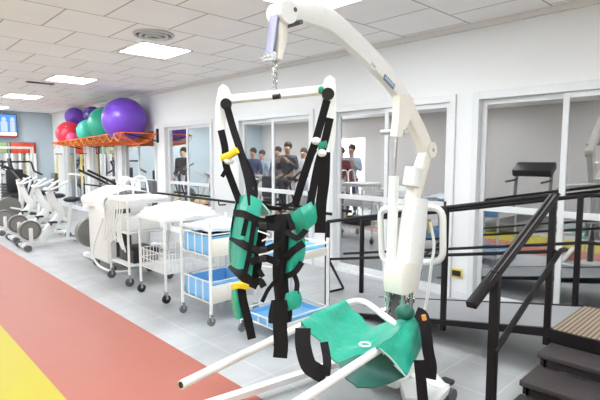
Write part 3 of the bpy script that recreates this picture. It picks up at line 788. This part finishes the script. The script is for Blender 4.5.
# body panels
def gridd(rows, nm, m, th=.014, wob=.0, n=4, parent=vs): return MB().grid([[at_d(*p) for p in r] for r in rows], n, th, wob).build(nm, m, parent)
gridd([[(238, 198, 2.27), (249, 195, 2.15), (262, 201, 2.12)], [(233, 222, 2.27), (246, 222, 2.12), (259, 226, 2.10)], [(230, 245, 2.27), (243, 248, 2.12), (255, 253, 2.10)], [(231, 266, 2.27), (240, 275, 2.12), (251, 284, 2.10)]], 'left_panel', teal, .016)
gridd([[(252, 196, 2.16), (262, 203, 2.13), (270, 213, 2.14)], [(250, 205, 2.17), (257, 211, 2.16), (266, 215, 2.18)]], 'collar_lining', tealpale, .008)
gridd([[(288, 215, 2.08), (301, 208, 2.0), (313.5, 200, 2.05)], [(293, 223, 2.06), (304, 217, 1.985), (315, 211, 2.04)], [(299, 235, 2.06), (307, 229, 2.02), (316, 221, 2.06)]], 'right_shoulder_panel', teal, .016, 0, 2)
gridd([[(287, 232, 2.10), (296, 234, 2.04), (303, 236, 2.07)], [(286, 250, 2.10), (296, 252, 2.03), (304, 252, 2.06)], [(284, 275, 2.10), (292, 272, 2.04), (299, 268, 2.07)]], 'right_panel', teal, .016)
gridd([[(266, 216, 2.30), (280, 214, 2.32), (294, 214, 2.22)], [(262, 228, 2.3), (278, 227, 2.32), (294, 228, 2.22)]], 'back_panel', black, .014)
gridd([[(276, 214, 2.13), (284, 216, 2.08), (292, 216, 2.08)], [(275, 245, 2.13), (282, 248, 2.06), (289, 246, 2.08)], [(274, 275, 2.13), (281, 278, 2.07), (287, 276, 2.09)], [(277, 305, 2.13), (283, 306, 2.08), (289, 303, 2.10)]], 'right_facing', black, .014)
gridd([[(258, 222, 2.10), (263, 218, 2.12), (268, 220, 2.16)], [(254, 250, 2.10), (259, 250, 2.12), (263, 250, 2.16)], [(250, 282, 2.10), (255, 280, 2.12), (259, 276, 2.15)]], 'left_facing', black, .012)
# webbing on the panels
for pts, w in (([(233, 213, 2.23), (243, 214, 2.11), (254, 219, 2.09), (262, 222, 2.09)], .034), ([(231, 236, 2.25), (241, 243, 2.11), (250, 248, 2.085), (257, 250, 2.085)], .036),
               ([(231, 264, 2.25), (239, 272, 2.10), (248, 280, 2.085), (258, 285, 2.09)], .045), ([(240, 197, 2.24), (234, 225, 2.24), (233, 262, 2.24)], .026), ([(248, 213, 2.1), (243, 236, 2.10)], .022),
               ([(254, 222, 2.08), (250, 250, 2.08), (244, 278, 2.085)], .022),
               ([(285, 258, 2.05), (294, 250, 2.01), (304, 243, 2.03)], .032), ([(286, 231, 2.06), (297, 238, 2.01), (307, 229, 2.02)], .026), ([(287, 276, 2.05), (295, 272, 2.01), (302, 262, 2.03)], .026), ([(289, 214, 2.05), (293, 230, 2.03)], .026)):
    strap(pts, w, 'webbing')
for pts, w in (([(256, 222, 2.09), (266, 226, 2.07), (280, 228, 2.06)], .034), ([(252, 248, 2.08), (262, 250, 2.06), (280, 244, 2.05)], .028), ([(250, 262, 2.08), (264, 258, 2.06), (279, 263, 2.05)], .032), ([(258, 203, 2.2), (276, 209, 2.25), (292, 204, 2.15)], .016), ([(265, 232, 2.08), (263, 246, 2.08)], .018)):
    strap(pts, w, 'chest_belt')
bk_ = MB()
for p in ((262, 226), (263, 250), (262, 259)): bk_.sweep([at_d(p[0]-3, p[1], 2.055), at_d(p[0]+4, p[1], 2.055)], .028, .014, (0, 0, 1))
bk_.build('buckles', blackp, vs)
bw = MB()
for p, q_ in (((258, 231), (270, 235)), ((262, 241), (268, 238)), ((259, 255), (273, 252)), ((262, 266), (272, 267))): bw.tube([at_d(*p, 2.05), at_d(*q_, 2.045)], .0035, 6)
bw.build('white_piping', white_metal, vs)
# leg straps
strap([(254, 284, 2.09), (260, 281, 2.07), (264, 287, 2.06)], .03, 'strap_tail')
strap([(259, 270, 2.06), (263, 277, 2.06)], .022, 'strap_tail')
gridd([[(233, 284, 2.17), (238, 283, 2.12), (243, 286, 2.13)], [(233, 302, 2.17), (238, 303, 2.12), (243, 303, 2.13)], [(235, 317, 2.17), (240, 319, 2.12), (244, 316, 2.13)]], 'leg_pad', teal, .014)
strap([(241, 284, 2.10), (243, 300, 2.09), (248, 320, 2.09), (252, 339, 2.09)], .038, 'leg_strap')
MB().sweep(smooth_path([at_d(*p) for p in ((234, 287, 2.10), (240, 285, 2.07), (247, 287, 2.09))], 4), .026, .03, (0, 0, 1)).build('yellow_loop', yellow, vs)
gridd([[(273, 300, 2.10), (281, 302, 2.05), (291, 300, 2.08)], [(270, 315, 2.10), (280, 317, 2.04), (291, 314, 2.08)], [(270, 323, 2.10), (280, 323, 2.05), (290, 321, 2.08)]], 'leg_pad', black, .016)
strap([(281, 300, 2.04), (280, 325, 2.03), (281, 345, 2.03), (280, 358, 2.03)], .062, 'leg_strap')
gridd([[(287, 294, 2.06), (293, 291, 2.03), (299, 292, 2.06)], [(286, 302, 2.06), (293, 301, 2.02), (301, 300, 2.06)], [(288, 311, 2.06), (293, 309, 2.03), (298, 307, 2.06)]], 'leg_pad', teal, .014)
strap([(293, 272, 2.06), (297, 283, 2.05), (296, 294, 2.04)], .022, 'leg_strap')
strap([(276, 280, 2.10), (268, 290, 2.09), (262, 302, 2.09)], .018, 'strap_tail')
base_at(vs, at_d(270, 300, 2.1))

# ------------------------------------------------------------------ seat sling draped over the support arms
sg = thing('seat_sling', 'teal vinyl seat sling draped over the hoist support arms', 'sling', (0, 0, 0))
ZT = ZA+.03
def Z(x, y, z): return at_z(x, y, z)
A = [Z(303, 325, ZT+.006), Z(322, 313, ZT+.006), Z(346, 302, ZT+.006)]
rows = [[Z(302, 330, ZT-.045), Z(320, 314.5, ZT-.045), Z(343, 303.5, ZT-.045)],
        [Z(301, 324, ZT-.005), Z(320, 311.5, ZT-.005), Z(343, 301.0, ZT-.005)], A,
        [Z(318, 340, .46), Z(337, 325, .46), Z(357, 313, .47)],
        [Z(337, 362, .385), Z(353, 343, .40), Z(370, 326, .43)],
        [Z(358, 356, .43), Z(374, 341, .44), Z(390, 322, .49)],
        [Z(379, 348, ZT), Z(396, 333, ZT+.03), Z(413, 316, ZT+.06)]]
MB().grid(rows, 5, .008, .005).build('seat_panel', teal, sg)
rows = [[Z(379, 348, ZT+.004), Z(396, 333, ZT+.034), Z(413, 316, ZT+.064)],
        [Z(392, 359, .475), Z(407, 345, .51), Z(419, 328, .54)],
        [Z(406, 376, .40), Z(415, 360, .42), Z(422, 343, .43)]]
MB().grid(rows, 5, .008, .004).build('right_flap', teal, sg)
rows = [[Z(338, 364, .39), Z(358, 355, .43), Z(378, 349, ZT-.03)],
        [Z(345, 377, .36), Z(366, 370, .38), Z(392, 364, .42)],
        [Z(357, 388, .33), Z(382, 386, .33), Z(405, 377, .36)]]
MB().grid(rows, 5, .008, .003).build('front_skirt', mat('shaded_teal_vinyl', (.008, .10, .075), .45, bump=.3, scale=14), sg)  # skirt teal darkened so the shade under the sling is in its colour
MB().tube(smooth_path([Z(379, 348, ZT+.012), Z(392, 359.5, .48), Z(406, 377, .405)], 5), .004, 6).build('pale_piping', tealpale, sg)
MB().tube([Z(365, 346, .45)+V(.03*math.cos(k*PI/8), .03*math.sin(k*PI/8), .01) for k in range(16)], .006, 6, closed=True).build('ring', white_metal, sg)
def sstrap(pts, w, nm='strap'): return strap(pts, w, nm, parent=sg)
sstrap([(303, 328, 2.55), (303, 345, 2.5), (308, 364, 2.45), (316, 371, 2.42), (326, 376, 2.42)], .085, 'loop_strap')
sstrap([(326, 376, 2.42), (327, 360, 2.48), (324, 342, 2.55)], .045, 'loop_strap')
MB().ball(at_d(405, 312, 2.66), .055, 1, 1, .8, 16, 10).build('rolled_edge', mat('dark_green_vinyl', (.01, .12, .08), .45), sg)
sstrap([(416, 312, 2.6), (423, 316, 2.55), (426, 330, 2.5), (428, 350, 2.48), (431, 366, 2.46), (430, 379, 2.46)], .06, 'loop_strap')
sstrap([(419, 360, 2.44), (421, 380, 2.44), (423, 402, 2.44)], .055, 'loop_strap')
MB().tube([at_d(423.5, 315, 2.5), at_d(424.5, 320, 2.5)], .012, 10).build('amber_clip', mat('amber', (.75, .30, .06), .5), sg)
base_at(sg, Z(360, 350, .35))

# ------------------------------------------------------------------ people standing across the room (seen in the glass)
def skinmesh(name, pts, edges, m, parent, root=0):
    me = bpy.data.meshes.new(name); me.from_pydata([p[0] for p in pts], edges, [])
    o = bpy.data.objects.new(name, me); COL.objects.link(o); o.parent = parent
    sk = o.modifiers.new('Skin', 'SKIN'); sk.use_smooth_shade = True
    if not me.skin_vertices: me.skin_vertices.new()
    for i, p in enumerate(pts):
        r = p[1]; r = (r, r) if not isinstance(r, tuple) else r
        me.skin_vertices[0].data[i].radius = r; me.skin_vertices[0].data[i].use_root = (i == root)
    ss = o.modifiers.new('Subsurf', 'SUBSURF'); ss.levels = 1; ss.render_levels = 2
    me.materials.append(m)
    return o
def person(x, y, rz, h, shirt, pants, hair, lab, arm=0):
    t = thing('person', lab, 'person', (x, y, 0), rz, 'people watching from across the room')
    k = h/1.72
    def P(a, b, c): return (a*k, b*k, c*k)
    pts = [(P(0, 0, .95), (.15*k, .10*k)), (P(0, 0, 1.15), (.13*k, .09*k)), (P(0, 0, 1.36), (.16*k, .10*k)), (P(0, .01, 1.44), .06*k), (P(0, .0, 1.50), .06*k), (P(0, -.015, 1.59), (.085*k, .10*k)), (P(0, -.01, 1.67), (.08*k, .095*k))]
    ed = [(i, i+1) for i in range(6)]
    arms = []
    for s in (-1, 1):
        b = len(pts)
        if arm: ch = [(P(s*.19, 0, 1.37), .055*k), (P(s*.25, -.03, 1.12), .045*k), (P(s*.12, -.25, 1.30), .036*k), (P(s*.08, -.29, 1.36), .03*k)]
        else: ch = [(P(s*.19, 0, 1.37), .055*k), (P(s*.25, .02, 1.10), .045*k), (P(s*.25, -.06, .86), .035*k), (P(s*.245, -.08, .79), .03*k)]
        pts += ch; ed += [(2, b), (b, b+1), (b+1, b+2), (b+2, b+3)]; arms.append(b)
        hp = Vector(ch[3][0]); dr = (hp-Vector(ch[2][0])).normalized(); sd = Vector((0, 1, 0)) if not arm else Vector((s, 0, 0))
        for f in range(4):
            c = len(pts); o0 = hp+sd*(.012*(f-1.5))*k+dr*.03*k
            pts += [(tuple(o0+dr*.035*k), .0085*k), (tuple(o0+dr*(.06+.008*(1.5-abs(f-1.5)))*k-Vector((s*.012, 0, 0))*k), .0075*k)]
            ed += [(b+3, c), (c, c+1)]
        c = len(pts); pts += [(tuple(hp+sd*.04*k+dr*.01*k), .010*k), (tuple(hp+sd*.05*k+dr*.04*k), .009*k)]; ed += [(b+3, c), (c, c+1)]
    for s in (-1, 1):
        b = len(pts)
        pts += [(P(s*.09, 0, .88), .095*k), (P(s*.10, -.01, .48), .06*k), (P(s*.10, .02, .10), .04*k), (P(s*.105, -.02, .05), (.04*k, .04*k)), (P(s*.11, -.13, .035), (.038*k, .03*k))]
        ed += [(0, b), (b, b+1), (b+1, b+2), (b+2, b+3), (b+3, b+4)]
    skinmesh('body', pts, ed, skin, t)
    fc = MB(); fc.ball(P(0, -.115, 1.60), .014*k, .8, 1, 1.6, 10, 8); fc.build('nose', skin, t)
    ey = MB(); 
    for s in (-1, 1): ey.ball(P(s*.03, -.095, 1.63), .011*k, 1.2, .8, .8, 10, 8)
    ey.build('eyes', blackp, t)
    MB().box(P(-.022, -.108, 1.548), P(.022, -.095, 1.556), .002).build('mouth', mat('lips', (.40, .15, .13), .5), t)
    hh = MB(); hh.ball(P(0, .045, 1.685), .108*k, .95, .95, .95, 18, 12)
    hh.build('hair', hair, t)
    sp_ = [(P(0, 0, .90), (.175*k, .125*k)), (P(0, 0, 1.15), (.15*k, .11*k)), (P(0, 0, 1.33), (.20*k, .145*k)), (P(0, 0, 1.455), (.10*k, .09*k))]
    se = [(0, 1), (1, 2), (2, 3)]
    for b in arms:
        i = len(sp_); sp_ += [(pts[b][0], .095*k), (pts[b+1][0], .068*k), (pts[b+2][0], .05*k)]; se += [(2, i), (i, i+1), (i+1, i+2)]
    skinmesh('shirt', sp_, se, shirt, t)
    tp_ = [(P(0, 0, .93), (.16*k, .115*k))]; te = []
    for s in (-1, 1):
        i = len(tp_); tp_ += [(P(s*.09, 0, .86), .105*k), (P(s*.10, -.01, .48), .075*k), (P(s*.10, .015, .10), .06*k)]; te += [(0, i), (i, i+1), (i+1, i+2)]
    skinmesh('trousers', tp_, te, pants, t)
    sh = MB()
    for s in (-1, 1): sh.ball(P(s*.108, -.06, .045), .06*k, .8, 2.0, .75, 14, 10)
    sh.build('shoes', blackp, t)
    return t
navy = mat('navy_cloth', (.09, .11, .2), .8); dk = mat('charcoal_cloth', (.09, .09, .10), .8); wine = mat('dark_red_cloth', (.20, .04, .05), .8)
lb = mat('light_blue_cloth', (.45, .58, .72), .8); wt = mat('white_cloth', (.75, .75, .77), .8); brown = mat('brown_hair', (.06, .035, .02), .6); tan = mat('grey_cloth', (.22, .22, .25), .8)
rng = [(250, 13.2, 1.68, navy, dk, brown, 'person in navy shirt reflected leftmost in the third glass door', 0), (259, 13.6, 1.62, lb, tan, brown, 'person in light blue shirt reflected beside the one in navy', 0),
       (277, 12.6, 1.70, tan, dk, brown, 'person in grey shirt reflected in the middle of the third door', 0), (287, 11.9, 1.80, dk, dk, brown, 'tall person in charcoal clothes reflected in the third door', 1),
       (303, 12.4, 1.66, wt, navy, brown, 'person in white shirt reflected rightmost in the third door', 0), (338, 11.2, 1.66, wine, navy, brown, 'person in dark red shirt reflected in the second door', 0),
       (349, 11.8, 1.74, lb, navy, brown, 'person in light blue shirt raising a camera, reflected in the second door', 1), (180, 14.5, 1.72, dk, navy, brown, 'person in charcoal shirt reflected in the fourth door', 0)]
for x, D, h, a, b, c, lab, ar in rng:
    p = at_d(x, 156, D); px, py = 2*W+.02-p.x, p.y
    px = min(px, .198*py-.45)
    t = person(px, py, math.radians(65), h, a, b, c, lab, ar)

# treadmill on the open side (its reflection shows in the first door)
t = thing('treadmill', 'dark treadmill across the room, reflected in the first glass door', 'treadmill', (-.7, 3.9, 0), math.radians(90))
MB().box((-.38, -.85, .05), (.38, .85, .2), .03).build('deck', grey, t)
MB().box((-.24, -.8, .195), (.24, .75, .205)).build('belt', blackp, t, flat=True)
for s in (-1, 1):
    MB().sweep([(s*.36, .7, .15), (s*.36, .82, 1.15)], .05, .08, (1, 0, 0)).build('upright', grey, t)
    MB().tube([(s*.36, .82, .98), (s*.36, .25, .95)], .022).build('handrail', blackp, t)
MB().box((-.4, -.16, -.06), (.4, .22, .10), .02, Matrix.Translation((0, .80, 1.18)) @ Matrix.Rotation(.5, 4, 'X')).build('console', blackp, t)

# ------------------------------------------------------------------ camera, world, exposure
cam = bpy.data.cameras.new('camera'); co = bpy.data.objects.new('camera', cam); COL.objects.link(co)
cam.sensor_width = 36; cam.lens = F/600*36; cam.clip_start = .05
co.location = EYE; co.rotation_euler = (PI/2-TH, 0, -AL)
S.camera = co
w = bpy.data.worlds.new('world'); S.world = w; w.use_nodes = True
w.node_tree.nodes['Background'].inputs[0].default_value = (.8, .85, .9, 1); w.node_tree.nodes['Background'].inputs[1].default_value = .3
S.view_settings.view_transform = 'Standard'; S.view_settings.look = 'None'; S.view_settings.gamma = 1
S.view_settings.exposure = 0.5
S.cycles.max_bounces = 10; S.cycles.transparent_max_bounces = 12
